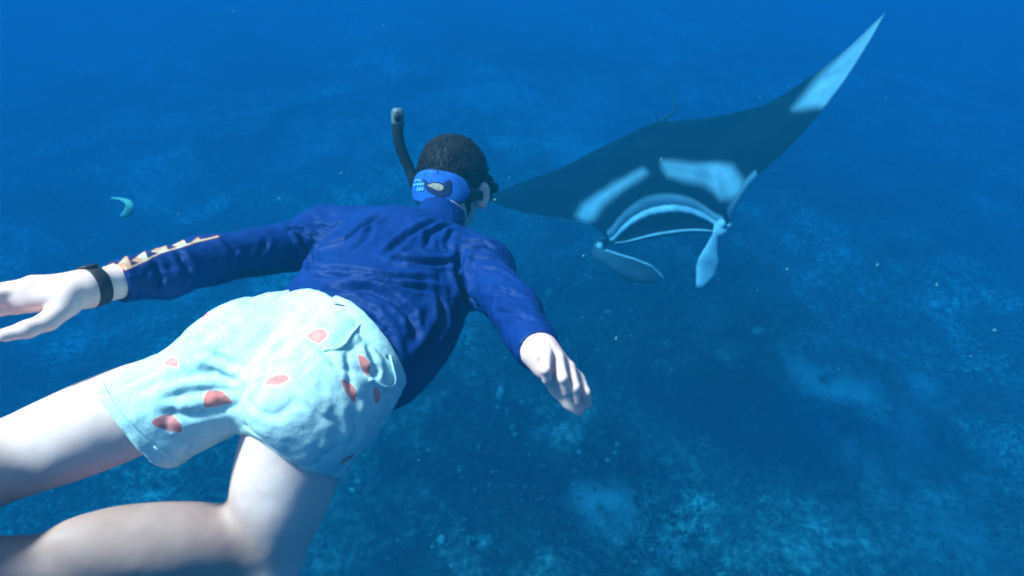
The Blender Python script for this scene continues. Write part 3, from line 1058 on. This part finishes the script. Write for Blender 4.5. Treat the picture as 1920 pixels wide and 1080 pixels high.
def band(t0, t1, half, lift, thick, nt, nu, waist=0.0, material=None, name='strap', parent=None):
    """A curved band round the head with rounded outline."""
    V, F = [], []
    for side in (0, 1):
        for i in range(nt + 1):
            t = t0 + (t1 - t0) * i / nt
            e = (2 * i / nt - 1)
            hh = half * (max(0.0, 1 - abs(e) ** 2.6) ** 0.5 if waist else 1.0)
            p, n = strap_curve(t, lift)
            for j in range(nu + 1):
                v = 2 * j / nu - 1
                bulge = 0.0015 * (1 - v * v) if side == 0 else 0
                q = p + HU * hh * v + n * (bulge if side == 0 else -thick)
                q = q - n * (abs(HU @ (q - p)) ** 2 * 1.6)
                V.append(q)
    m = (nt + 1) * (nu + 1)
    def ix(s, i, j):
        return s * m + i * (nu + 1) + j
    for i in range(nt):
        for j in range(nu):
            F.append((ix(0, i, j), ix(0, i + 1, j), ix(0, i + 1, j + 1), ix(0, i, j + 1)))
            F.append((ix(1, i, j + 1), ix(1, i + 1, j + 1), ix(1, i + 1, j), ix(1, i, j)))
    for i in range(nt):
        F.append((ix(0, i + 1, 0), ix(0, i, 0), ix(1, i, 0), ix(1, i + 1, 0)))
        F.append((ix(0, i, nu), ix(0, i + 1, nu), ix(1, i + 1, nu), ix(1, i, nu)))
    for j in range(nu):
        F.append((ix(0, 0, j), ix(0, 0, j + 1), ix(1, 0, j + 1), ix(1, 0, j)))
        F.append((ix(0, nt, j + 1), ix(0, nt, j), ix(1, nt, j), ix(1, nt, j + 1)))
    return mesh_obj(name, V, F, material, parent)

band(-1.0, 1.0, 0.012, 0.002, 0.004, 40, 4, 0, M_RUBBER, 'strap', mask)
CT0, CT1, CH = -0.535, 0.480, 0.040
edge = band(CT0 - 0.025, CT1 + 0.025, CH + 0.004, 0.0040, 0.003, 36, 12, 1, M_STRAP_EDGE, 'strap_cover_binding', mask)
cover = band(CT0, CT1, CH, 0.0075, 0.004, 36, 12, 1, M_STRAP, 'strap_cover', mask)
cover['label'] = 'blue strap cover printed with a manta emblem and small lettering'

def decal(name, pts, lift, material, parent):
    """A flat printed shape on the strap cover: pts in (t along the strap, metres up)."""
    def pt(t, u):
        p, n = strap_curve(t, lift)
        return p + HU * u + n * (0.0016 * (1 - (u / CH) ** 2)) - n * (u * u * 1.6)
    pts = [tuple(((1 - k / 3) * a[0] + k / 3 * b[0], (1 - k / 3) * a[1] + k / 3 * b[1])) for a, b in zip(pts, pts[1:] + pts[:1]) for k in range(3)]
    c = len(pts)
    mt, mu = sum(p[0] for p in pts) / c, sum(p[1] for p in pts) / c
    V, F, rings = [], [], 5
    for r in range(rings):
        k = 1 - r / rings
        V += [pt(mt + (t - mt) * k, mu + (u - mu) * k) for (t, u) in pts]
    V.append(pt(mt, mu))
    for r in range(rings):
        for i in range(c):
            a, b = r * c + i, r * c + (i + 1) % c
            if r < rings - 1:
                F.append((a, b, b + c, a + c))
            else:
                F.append((a, b, rings * c))
    return mesh_obj(name, V, F, material, parent, smooth=False)
def cov(x, y):
    """(x, y) measured on the cover, 0..1 across and down."""
    return CT0 + (CT1 - CT0) * x, CH * (1 - 2 * y)
EMB = [(.37, .27), (.40, .36), (.41, .46), (.45, .43), (.52, .36), (.60, .35), (.66, .40), (.69, .33), (.72, .24), (.745, .28), (.74, .42), (.745, .55), (.72, .66),
       (.67, .74), (.645, .80), (.64, .93), (.615, .94), (.605, .80), (.56, .73), (.48, .64), (.43, .58), (.41, .50), (.385, .46), (.37, .36)]
decal('manta_emblem', [cov(*p) for p in EMB], 0.0100, M_PRINT_DARK, cover)
decal('emblem_body', [cov(*p) for p in [(.45, .47), (.52, .40), (.60, .39), (.655, .45), (.66, .55), (.62, .60), (.55, .57), (.50, .52)]], 0.0108, M_PRINT_PALE, cover)
DX = 0.060
for (x0, x1, y0, y1) in [(.12, .16, .28, .34), (.18, .21, .27, .34), (.23, .27, .29, .35), (.09, .115, .40, .47), (.125, .15, .40, .47), (.165, .19, .40, .47), (.205, .25, .40, .47), (.265, .30, .39, .47), (.315, .335, .39, .47),
                         (.21, .235, .52, .63), (.25, .285, .52, .63), (.30, .33, .52, .62)]:
    decal('print_letter', [cov(x0 + DX, y1), cov(x0 + DX, y0), cov(x1 + DX, y0), cov(x1 + DX, y1)], 0.0100, M_PRINT_LIGHT, cover)

def build_mask_frame():
    """Rim and skirt: a rounded box profile swept round the eyes and nose."""
    n = 48
    prof = [(0.040, 0.0), (0.062, 0.0), (0.078, 0.004), (0.080, -0.006), (0.064, -0.010), (0.040, -0.008)]
    V, F = [], []
    for i in range(n):
        a = 2 * math.pi * i / n
        ca, sa = math.cos(a), math.sin(a)
        w = 0.080 * abs(ca) ** 0.55 * (1 if ca >= 0 else -1)
        h = (0.040 if sa > 0 else 0.050) * abs(sa) ** 0.6 * (1 if sa >= 0 else -1)
        for (fw, g) in prof:
            k = 1 + g / 0.06
            curve = -0.030 * (w / 0.08) ** 2
            V.append(head_pt(w * k * (0.86 if fw > 0.07 else 1), fw + curve * 0.6 + 0.042, -0.012 + h * k))
    m = len(prof)
    for i in range(n):
        for j in range(m):
            F.append((i * m + j, ((i + 1) % n) * m + j, ((i + 1) % n) * m + (j + 1) % m, i * m + (j + 1) % m))
    return V, F
v, f = build_mask_frame()
frame = mesh_obj('frame', v, f, M_RUBBER, mask)
v, f = [], []
n = 40
for i in range(n):
    a = 2 * math.pi * i / n
    ca, sa = math.cos(a), math.sin(a)
    w = 0.066 * abs(ca) ** 0.55 * (1 if ca >= 0 else -1)
    h = (0.033 if sa > 0 else 0.042) * abs(sa) ** 0.6 * (1 if sa >= 0 else -1)
    v.append(head_pt(w, 0.112 - 0.018 * (w / .08) ** 2, -0.012 + h)); v.append(head_pt(w, 0.115 - 0.018 * (w / .08) ** 2, -0.012 + h))
f = [tuple(range(1, 2 * n, 2)), tuple(range(0, 2 * n, 2))[::-1]] + [(2 * i, (2 * i + 2) % (2 * n), (2 * i + 3) % (2 * n), 2 * i + 1) for i in range(n)]
mesh_obj('lens', v, f, M_GLASS, mask, smooth=False)
for s in (-1, 1):                                   # strap buckles at the temples
    P = [head_pt(s * 0.084, 0.030, -0.016), head_pt(s * 0.092, 0.052, -0.016), head_pt(s * 0.090, 0.082, -0.014), head_pt(s * 0.080, 0.104, -0.012)]
    v, f = tube(spline(P, 10), [.010, .012, .013, .014, .014, .014, .013, .013, .012, .011], 8, True, 0.5, HR * s)
    mesh_obj('buckle', v, f, M_RUBBER, mask)

snorkel = empty('snorkel', at(778, 345, 1.50), 'black curved snorkel with pale tip rising beside the head', 'snorkel')
P = [head_pt(-0.020, 0.120, -0.090), head_pt(-0.060, 0.115, -0.105), head_pt(-0.094, 0.075, -0.085), at(781, 352, 1.555), at(768, 318, 1.545), at(752, 280, 1.53), at(746, 250, 1.52), at(746, 226, 1.515)]
P = spline(P, 40)
v, f = tube(P, [0.0138] * 40, 14)
mesh_obj('tube', v, f, M_RUBBER, snorkel)
tip0, tip1 = P[-1], at(745, 206, 1.51)
ax = unit(tip1 - tip0)
Q = [tip0 - ax * 0.014, tip0 - ax * 0.004, tip0 + ax * 0.010, tip0 + (tip1 - tip0) * 0.85, tip1 + ax * 0.004]
v, f = tube(Q, [0.0150, 0.0165, 0.0165, 0.0155, 0.0105], 14)
top = mesh_obj('splash_guard', v, f, M_CLEAR, snorkel)
side = unit(CAM_LOC - tip0)
v, f = tube([tip0 + side * 0.0135 - ax * 0.002, tip0 + side * 0.0155 + ax * 0.010, tip1 - ax * 0.006 + side * 0.012], [0.008, 0.0085, 0.006], 8, True, 0.6, side)
mesh_obj('vent', v, f, M_RUBBER, top)
v, f = tube([head_pt(-0.028, 0.122, -0.088), head_pt(-0.010, 0.114, -0.083), head_pt(0.004, 0.104, -0.082)], [0.012, 0.016, 0.020], 10, True, 0.6, HU)
mesh_obj('mouthpiece', v, f, M_RUBBER, snorkel)

# ------------------------------------------------------------------ watch on the left wrist
def build_watch():
    ax = unit(WR_L - EL_L)
    c = EL_L + (WR_L - EL_L) * 0.955
    w = empty('wristwatch', c, 'dark brown watch band on the left wrist beside the sleeve cuff', 'watch')
    s = unit(np.cross(ax, (0, 0, 1.0))); u = np.cross(s, ax)
    V, F, n = [], [], 36
    prof = [(-0.012, 0.0268), (-0.010, 0.0305), (0.010, 0.0315), (0.012, 0.0275)]
    for i in range(n):
        a = 2 * math.pi * i / n
        for (x, r) in prof:
            V.append(c + ax * x + r * (math.cos(a) * s + math.sin(a) * u))
    for i in range(n):
        for j in range(4):
            F.append((i * 4 + j, ((i + 1) % n) * 4 + j, ((i + 1) % n) * 4 + (j + 1) % 4, i * 4 + (j + 1) % 4))
    mesh_obj('band', V, F, M_WATCH, w)
    d = unit(u * 0.8 - cdir(0, 0, -1) * 0.6)
    d = unit(d - ax * (d @ ax))
    v, f = tube([c + d * 0.028, c + d * 0.030, c + d * 0.034, c + d * 0.035], [0.014, 0.015, 0.0145, 0.012], 20, True, 1.0, ax)
    mesh_obj('case', v, f, M_WATCH, w)
build_watch()

# ------------------------------------------------------------------ the manta ray
MS = 0.88                                            # a young ray, a little under three metres across
def atm(px, py, d):
    return at(px, py, d * MS)
MC = atm(1240, 318, 5.2)
MF = cdir(-0.12, -0.72, -0.65)
MW = cdir(0.95, 0.20, -0.40); MW = unit(MW - MF * (MW @ MF))
MU = np.cross(MF, MW)
if MU[2] < 0:
    MU = -MU
HS = 1.76                                            # half span

def mpt(x, y, z):
    x, y, z = np.broadcast_arrays(x, y, z)
    return MC + MS * (x[..., None] * MF + y[..., None] * MW + z[..., None] * MU)

def wing_line(y):
    """Leading edge, trailing edge, height and half thickness at spanwise station y."""
    a = np.abs(y)
    t = np.clip((a - 0.44) / (HS - 0.44), 0, 1)
    le = np.where(a < 0.44, 0.66 + 0.14 * (a / 0.44) ** 2, 0.50 + 0.30 * np.exp(-t * 11) - 0.80 * t ** 1.9)
    te = -0.72 + 0.42 * np.clip(a / 0.9, 0, 1) ** 1.1 + 0.06 * np.clip((a - 0.9) / 0.78, 0, 1) - 0.06 * np.clip((a - 1.35) / 0.33, 0, 1) ** 2
    te = np.minimum(te, le - 0.012)
    z = np.where(y > 0, 0.60 * (a / HS) ** 1.7 - 0.05 * np.sin(math.pi * a / HS), 0.10 * np.sin(a / HS * 2.4) - 0.05 * (a / HS) ** 3)
    th = 0.21 * np.exp(-(a / 0.50) ** 2) + 0.075 * (1 - a / HS) + 0.008
    return le, te, z, th

def build_manta():
    ns, nt, nm = 241, 64, 48
    s = np.linspace(-1, 1, ns)
    y = HS * np.sign(s) * (0.45 * np.abs(s) + 0.55 * np.abs(s) ** 1.25)
    le, te, z0, th = wing_line(y)
    a = np.abs(y)
    mouth = np.clip(1 - (a / 0.45) ** 4, 0, 1)
    u = (1 - np.cos(np.linspace(0, math.pi, nt))) / 2           # trailing to leading edge
    prof = 2.35 * (np.sqrt(1 - u) * 0 + (u ** 0.75) * (1 - u) ** 0.42)
    prof = prof / prof.max()
    rows = []
    dip = 0.10 * np.exp(-((y - 0.46) / 0.16) ** 2)[:, None]
    blunt = 0.46 * mouth[:, None]                                # the head stays thick at the lips
    chord = (le - te)[:, None]
    arch = (0.24 * (1 - (a / 0.45) ** 2) - 0.06).clip(0)[:, None]       # upper lip arches over the mouth
    up = prof[None] * (1 - blunt * 0.4) + blunt * 0.4 * np.minimum(1, (u[None] * 1.5)) * np.sqrt(np.clip(1.02 - u[None] ** 12, 0, 1))
    lo = up.copy()
    xt = te[:, None] + chord * u[None]
    top = np.stack([xt, np.broadcast_to(y[:, None], xt.shape), z0[:, None] + th[:, None] * up + arch * u[None] ** 3 * 0.7 - dip * u[None] ** 4], -1)
    # mouth: lip roll, roof, throat, floor
    lip_z = z0[:, None] + th[:, None] * up[:, -1:] + arch * 0.7 - dip
    low_z = z0[:, None] - th[:, None] * 0.55 * lo[:, -1:] + arch * 0.04 - dip
    q = np.linspace(0, 1, nm)[None]
    depth = 0.34 * mouth[:, None]
    xin = le[:, None] + 0.012 * mouth[:, None] - depth * np.sin(q * math.pi) ** 0.7
    xin = xin + 0.13 * mouth[:, None] * q                          # the lower jaw juts out a little
    zin = lip_z + (low_z - lip_z) * (0.5 - 0.5 * np.cos(q * math.pi))
    inn = np.stack([xin, np.broadcast_to(y[:, None], xin.shape), zin], -1)
    xb = (te[:, None] + (chord + 0.142 * mouth[:, None]) * u[None])[:, ::-1]
    bot = np.stack([xb, np.broadcast_to(y[:, None], xb.shape), z0[:, None] - th[:, None] * (0.55 * lo[:, ::-1]) + arch * 0.04 * u[None, ::-1] ** 6 - dip * u[None, ::-1] ** 4], -1)
    G = np.concatenate([top, inn, bot[:, :-1]], 1)
    kind = np.concatenate([np.zeros(nt), np.ones(nm), np.full(nt - 1, 2)])
    uu = np.concatenate([u, np.full(nm, 1.0) + np.linspace(0, 1, nm), -u[::-1][:-1]])
    nsx, nr = G.shape[0], G.shape[1]
    V = mpt(G[..., 0], G[..., 1], G[..., 2]).reshape(-1, 3)
    i, j = np.meshgrid(np.arange(nsx - 1), np.arange(nr), indexing='ij')
    k = (j + 1) % nr
    F = np.stack([i * nr + j, i * nr + k, (i + 1) * nr + k, (i + 1) * nr + j], -1).reshape(-1, 4)
    K = np.broadcast_to(kind[None], (nsx, nr)).ravel()
    UU = np.broadcast_to(uu[None], (nsx, nr)).ravel()
    Y = np.broadcast_to(y[:, None], (nsx, nr)).ravel()
    # white markings: signed distance, negative inside, in pixels of the photograph projected on to the back
    px, py, _ = project(V)
    marks = [[(1082, 402), (1092, 385), (1120, 365), (1160, 340), (1205, 318), (1212, 324), (1170, 352), (1130, 382), (1114, 410), (1098, 430), (1084, 424)],
             [(1240, 303), (1275, 305), (1310, 308), (1345, 304), (1372, 312), (1392, 340), (1394, 362), (1375, 376), (1352, 374), (1338, 358), (1320, 345), (1285, 338), (1252, 328)],
             [(1488, 205), (1530, 150), (1575, 105), (1620, 60), (1700, -20), (1720, 30), (1660, 105), (1615, 165), (1570, 205), (1530, 200)]]
    sd = np.full(len(V), 60.0)
    for m in marks:
        sd = np.minimum(sd, poly_sd(px, py, m))
    sd = np.where(K == 0, sd, 60.0)
    sd = np.minimum(sd, np.where((K == 0) & (np.abs(Y) < 0.43), (0.978 - UU) * 1300, 60.0))
    le_strip = np.where((K == 0) & (Y > 0.46) & (Y < 0.72), (0.972 - UU) * 500, 60.0)
    sd = np.minimum(sd, le_strip)
    belly = np.where((K == 2), -20.0 + 30 * (np.abs(Y) > 1.2), 60.0)
    belly = np.where((K == 2) & (UU < -0.90) & (np.abs(Y) < 0.6), 60.0, belly)
    sd = np.minimum(sd, belly)
    sel = np.abs(y) < 0.425
    upper = mpt(le[sel] + 0.004, y[sel], (lip_z[sel, 0] - 0.004))
    lower = mpt(bot[sel, 0, 0], y[sel], bot[sel, 0, 2])
    return V, F, sd, upper, lower

def mat_manta():
    m = Mat('manta_hide', rough=0.8, Specular_IOR_Level=0.03)
    wob = m.math('MULTIPLY', m.math('SUBTRACT', m.noise(6, 5, 0.6), 0.5), 17)
    f = m.step(m.math('ADD', m.attr('marking'), wob), 12.0, -12.0)
    dark = m.ramp(m.noise(3.0, 5), [(0.35, (0.0006, 0.0008, 0.0015)), (0.6, (0.004, 0.0045, 0.006)), (0.8, (0.012, 0.013, 0.016))])
    pale = m.ramp(m.noise(6.0, 4), [(0.3, (0.20, 0.22, 0.25)), (0.7, (0.38, 0.40, 0.44))])
    m.base(m.mix(f, dark, pale))
    m.bump(m.noise(40, 4), 0.2, 0.01)
    return m.m
M_MANTA = mat_manta()
def mat_fin():
    m = Mat('manta_pale_fin', rough=0.55)
    m.base(m.ramp(m.noise(7, 4), [(0.3, (0.26, 0.28, 0.32)), (0.7, (0.46, 0.48, 0.52))]))
    m.bump(m.noise(40, 3), 0.2, 0.01)
    return m.m
M_FIN = mat_fin()
M_FIN_DARK = plain('manta_dark_fin', (0.030, 0.034, 0.040), 0.55, 9)
M_FIN_GREY = plain('manta_grey_fin', (0.070, 0.085, 0.105), 0.55, 9)
M_EYE = plain('manta_eye', (0.01, 0.01, 0.012), 0.15)

manta = empty('manta_ray', MC, 'large black manta ray with white shoulder patches gliding towards the diver', 'manta ray')
V, F, sd, LIP_U, LIP_L = build_manta()
mesh_obj('body', V, F, M_MANTA, manta, attrs={'marking': sd})

nu = len(LIP_U)
v, f = tube(LIP_U, [0.047 * MS * (0.40 + 0.60 * math.sin(math.pi * (i + 0.5) / nu)) * (1 + 0.07 * math.sin(i * 0.9)) for i in range(nu)], 10, True, 0.6, MU)
mesh_obj('upper_lip', v, f, M_FIN, manta)
nl = len(LIP_L)
v, f = tube(LIP_L[3:-3], [0.012 * MS * (0.4 + 0.6 * math.sin(math.pi * (i + 0.5) / (nl - 6))) for i in range(nl - 6)], 8, True, 0.9, MU)
mesh_obj('lower_lip', v, f, M_FIN, manta)

def paddle(name, spine, widths, across, thick, material, curl=0.0):
    """A cephalic fin: a flat blade swept along a spine with its own width at each station."""
    n = 26
    S = spline(spine, n)
    wd = [float(np.interp(i / (n - 1), np.linspace(0, 1, len(widths)), widths)) for i in range(n)]
    seg = 16
    V, F = [], []
    for i, p in enumerate(S):
        t = unit(S[min(i + 1, n - 1)] - S[max(0, i - 1)])
        s_ = unit(across - t * (across @ t)); b = np.cross(t, s_)
        for j in range(seg):
            a = 2 * math.pi * j / seg
            x = math.cos(a) * wd[i] * MS
            V.append(p + s_ * x + b * (math.sin(a) * thick * min(1.0, wd[i] / 0.03) + curl * x * abs(x) / 0.1))
    for i in range(n - 1):
        for j in range(seg):
            k = (j + 1) % seg
            F.append((i * seg + j, i * seg + k, (i + 1) * seg + k, (i + 1) * seg + j))
    F.append(tuple(range(seg))[::-1]); F.append(tuple((n - 1) * seg + j for j in range(seg)))
    o = mesh_obj(name, V, F, material, manta)
    o_edge = [V[i * seg] for i in range(9, n)] + [V[i * seg + seg // 2] for i in range(n - 1, n - 9, -1)]
    return o, o_edge
fin, EDGE = paddle('cephalic_fin', [mpt(np.array(0.70), np.array(0.44), np.array(-0.10)), atm(1348, 432, 4.46), atm(1339, 450, 4.45), atm(1331, 478, 4.44), atm(1324, 505, 4.46), atm(1310, 540, 4.44)], [.055, .050, .026, .044, .076, .074, .022], cdir(1, -0.25, 0.25), 0.014, M_FIN, 0.25)
fin['label'] = 'white unrolled head fin on the right'
fin, EDGE = paddle('cephalic_fin', [mpt(np.array(0.72), np.array(-0.45), np.array(0.0)), atm(1114, 470, 4.84), atm(1140, 486, 4.74), atm(1172, 502, 4.66), atm(1208, 515, 4.60), atm(1240, 524, 4.58)], [.045, .060, .060, .085, .105, .095, .022], cdir(0.25, 0.9, -0.5), 0.014, M_FIN_GREY, 0.3)
fin['label'] = 'grey curled head fin with pale rim on the left'
v, f = tube(spline(EDGE, 50), 0.0075, 8)
mesh_obj('fin_rim', v, f, M_FIN, fin)
for (x, y, d, r) in ((1353, 420, 4.49, 0.030), (1124, 462, 4.82, 0.028)):
    c = atm(x, y, d)
    fl = Field(c - 0.12, c + 0.12, 0.008)
    fl.ell(c, (MF, MW, MU), (r * 1.3, r, r * 0.9), 0.01)
    v, f = fl.skin()
    eye = mesh_obj('eye_bulge', v, f, M_FIN, manta)
    fl = Field(c - 0.12, c + 0.12, 0.006)
    sgn = 1 if x > 1240 else -1
    fl.ell(c + MW * sgn * r * 0.85, (MF, MW, MU), (0.018, 0.012, 0.016), 0.005)
    v, f = fl.skin()
    mesh_obj('eye', v, f, M_EYE, eye)
# tail: a thin whip trailing behind
tb = mpt(np.array(-0.66), np.array(0.0), np.array(0.03))
P = spline([tb, atm(1264, 210, 5.85), atm(1264, 188, 6.2), atm(1252, 160, 6.6), atm(1230, 138, 6.95), atm(1198, 120, 7.3)], 40)
v, f = tube(P, list(np.linspace(0.018, 0.004, 40)), 10)
mesh_obj('tail', v, f, M_FIN_DARK, manta)
# small fin in front of the tail
v = [mpt(np.array(x), np.array(y), np.array(z)) for x, y, z in ((-0.50, 0.012, 0.06), (-0.50, -0.012, 0.06), (-0.70, 0.010, 0.04), (-0.70, -0.010, 0.04), (-0.70, 0.004, 0.13), (-0.66, -0.004, 0.13))]
mesh_obj('dorsal_fin', v, [(0, 2, 4), (0, 4, 5), (0, 5, 1), (1, 5, 3), (5, 4, 3), (4, 2, 3), (0, 1, 3, 2)], M_FIN_DARK, manta, smooth=False)

# ------------------------------------------------------------------ small drifting things
def build_scrap():
    P = spline([at(208, 371, 3.6), at(226, 373, 3.58), at(240, 380, 3.56), at(244, 390, 3.56), at(238, 401, 3.58), at(225, 407, 3.6)], 22)
    w = np.interp(np.linspace(0, 1, 22), [0, .2, .45, .7, .9, 1], [.004, .008, .022, .028, .018, .004])
    v, f = tube(P, list(w), 8, True, 0.25, cdir(0.2, 0.3, -1))
    o = mesh_obj('drifting_scrap', v, f, plain('pale_turquoise_leaf', (0.22, 0.36, 0.28), 0.6, 30), None)
    tag(o, 'small pale turquoise curled scrap drifting left of the diver', 'debris')
build_scrap()

def build_motes():
    """Plankton and flecks hanging in the water, too many to count."""
    g = np.random.default_rng(21)
    spec = [(718, 49, 2.6, .0042, 1), (1810, 84, 3.0, .003, 1), (1155, 635, 1.9, .0035, 3), (1645, 497, 2.4, .005, 2), (1476, 505, 2.6, .006, 1.6), (1094, 480, 2.0, .003, 2), (1756, 535, 2.5, .004, 3),
            (1092, 595, 1.8, .002, 2), (1043, 640, 1.0, .0018, 1), (1420, 545, 2.2, .0025, 1), (525, 372, 2.8, .009, 0.6), (300, 237, 3.0, .004, 1), (93, 236, 3.0, .004, 1), (640, 325, 2.8, .008, .5),
            (1865, 620, 2.6, .012, .5), (1820, 668, 2.4, .006, .5), (1572, 693, 2.5, .004, 1), (1240, 298, 2.4, .003, 2.5), (1425, 182, 2.2, .003, 1), (1478, 164, 2.2, .003, 1), (955, 333, 2.0, .003, 1), (928, 375, 1.5, .003, 1.5),
            (335, 402, 2.6, .005, 1), (185, 315, 2.8, .003, 1), (530, 505, 2.6, .003, 1), (785, 862, 2.2, .004, 1), (870, 735, 2.0, .002, 1), (1000, 800, 1.9, .002, 1)]
    for _ in range(150):
        d = g.uniform(1.6, 6.0)
        spec.append((g.uniform(-300, 2200), g.uniform(-100, 1200), d, 0.00075 * d ** 0.5 * math.exp(g.normal(0, 0.4)), g.uniform(0.6, 2.2)))
    octa = np.array([(1, 0, 0), (-1, 0, 0), (0, 1, 0), (0, -1, 0), (0, 0, 1), (0, 0, -1)], float)
    of = np.array([(0, 2, 4), (2, 1, 4), (1, 3, 4), (3, 0, 4), (2, 0, 5), (1, 2, 5), (3, 1, 5), (0, 3, 5)])
    V, F = [], []
    for i, (x, y, d, r, st) in enumerate(spec):
        ax = unit(cdir(0.35, 1, 0) + 0.3 * g.normal(size=3))
        s_ = unit(np.cross(ax, g.normal(size=3))); b = np.cross(s_, ax)
        V.append(at(x, y, d) + r * (octa[:, :1] * s_ + octa[:, 1:2] * b + octa[:, 2:] * ax * st))
        F.append(of + 6 * i)
    o = mesh_obj('drifting_plankton', np.concatenate(V), np.concatenate(F), plain('pale_plankton', (0.26, 0.30, 0.27), 0.7, 30), None)
    o['kind'] = 'stuff'; o['label'] = 'pale flecks of plankton drifting in the water'; o['category'] = 'plankton'
build_motes()
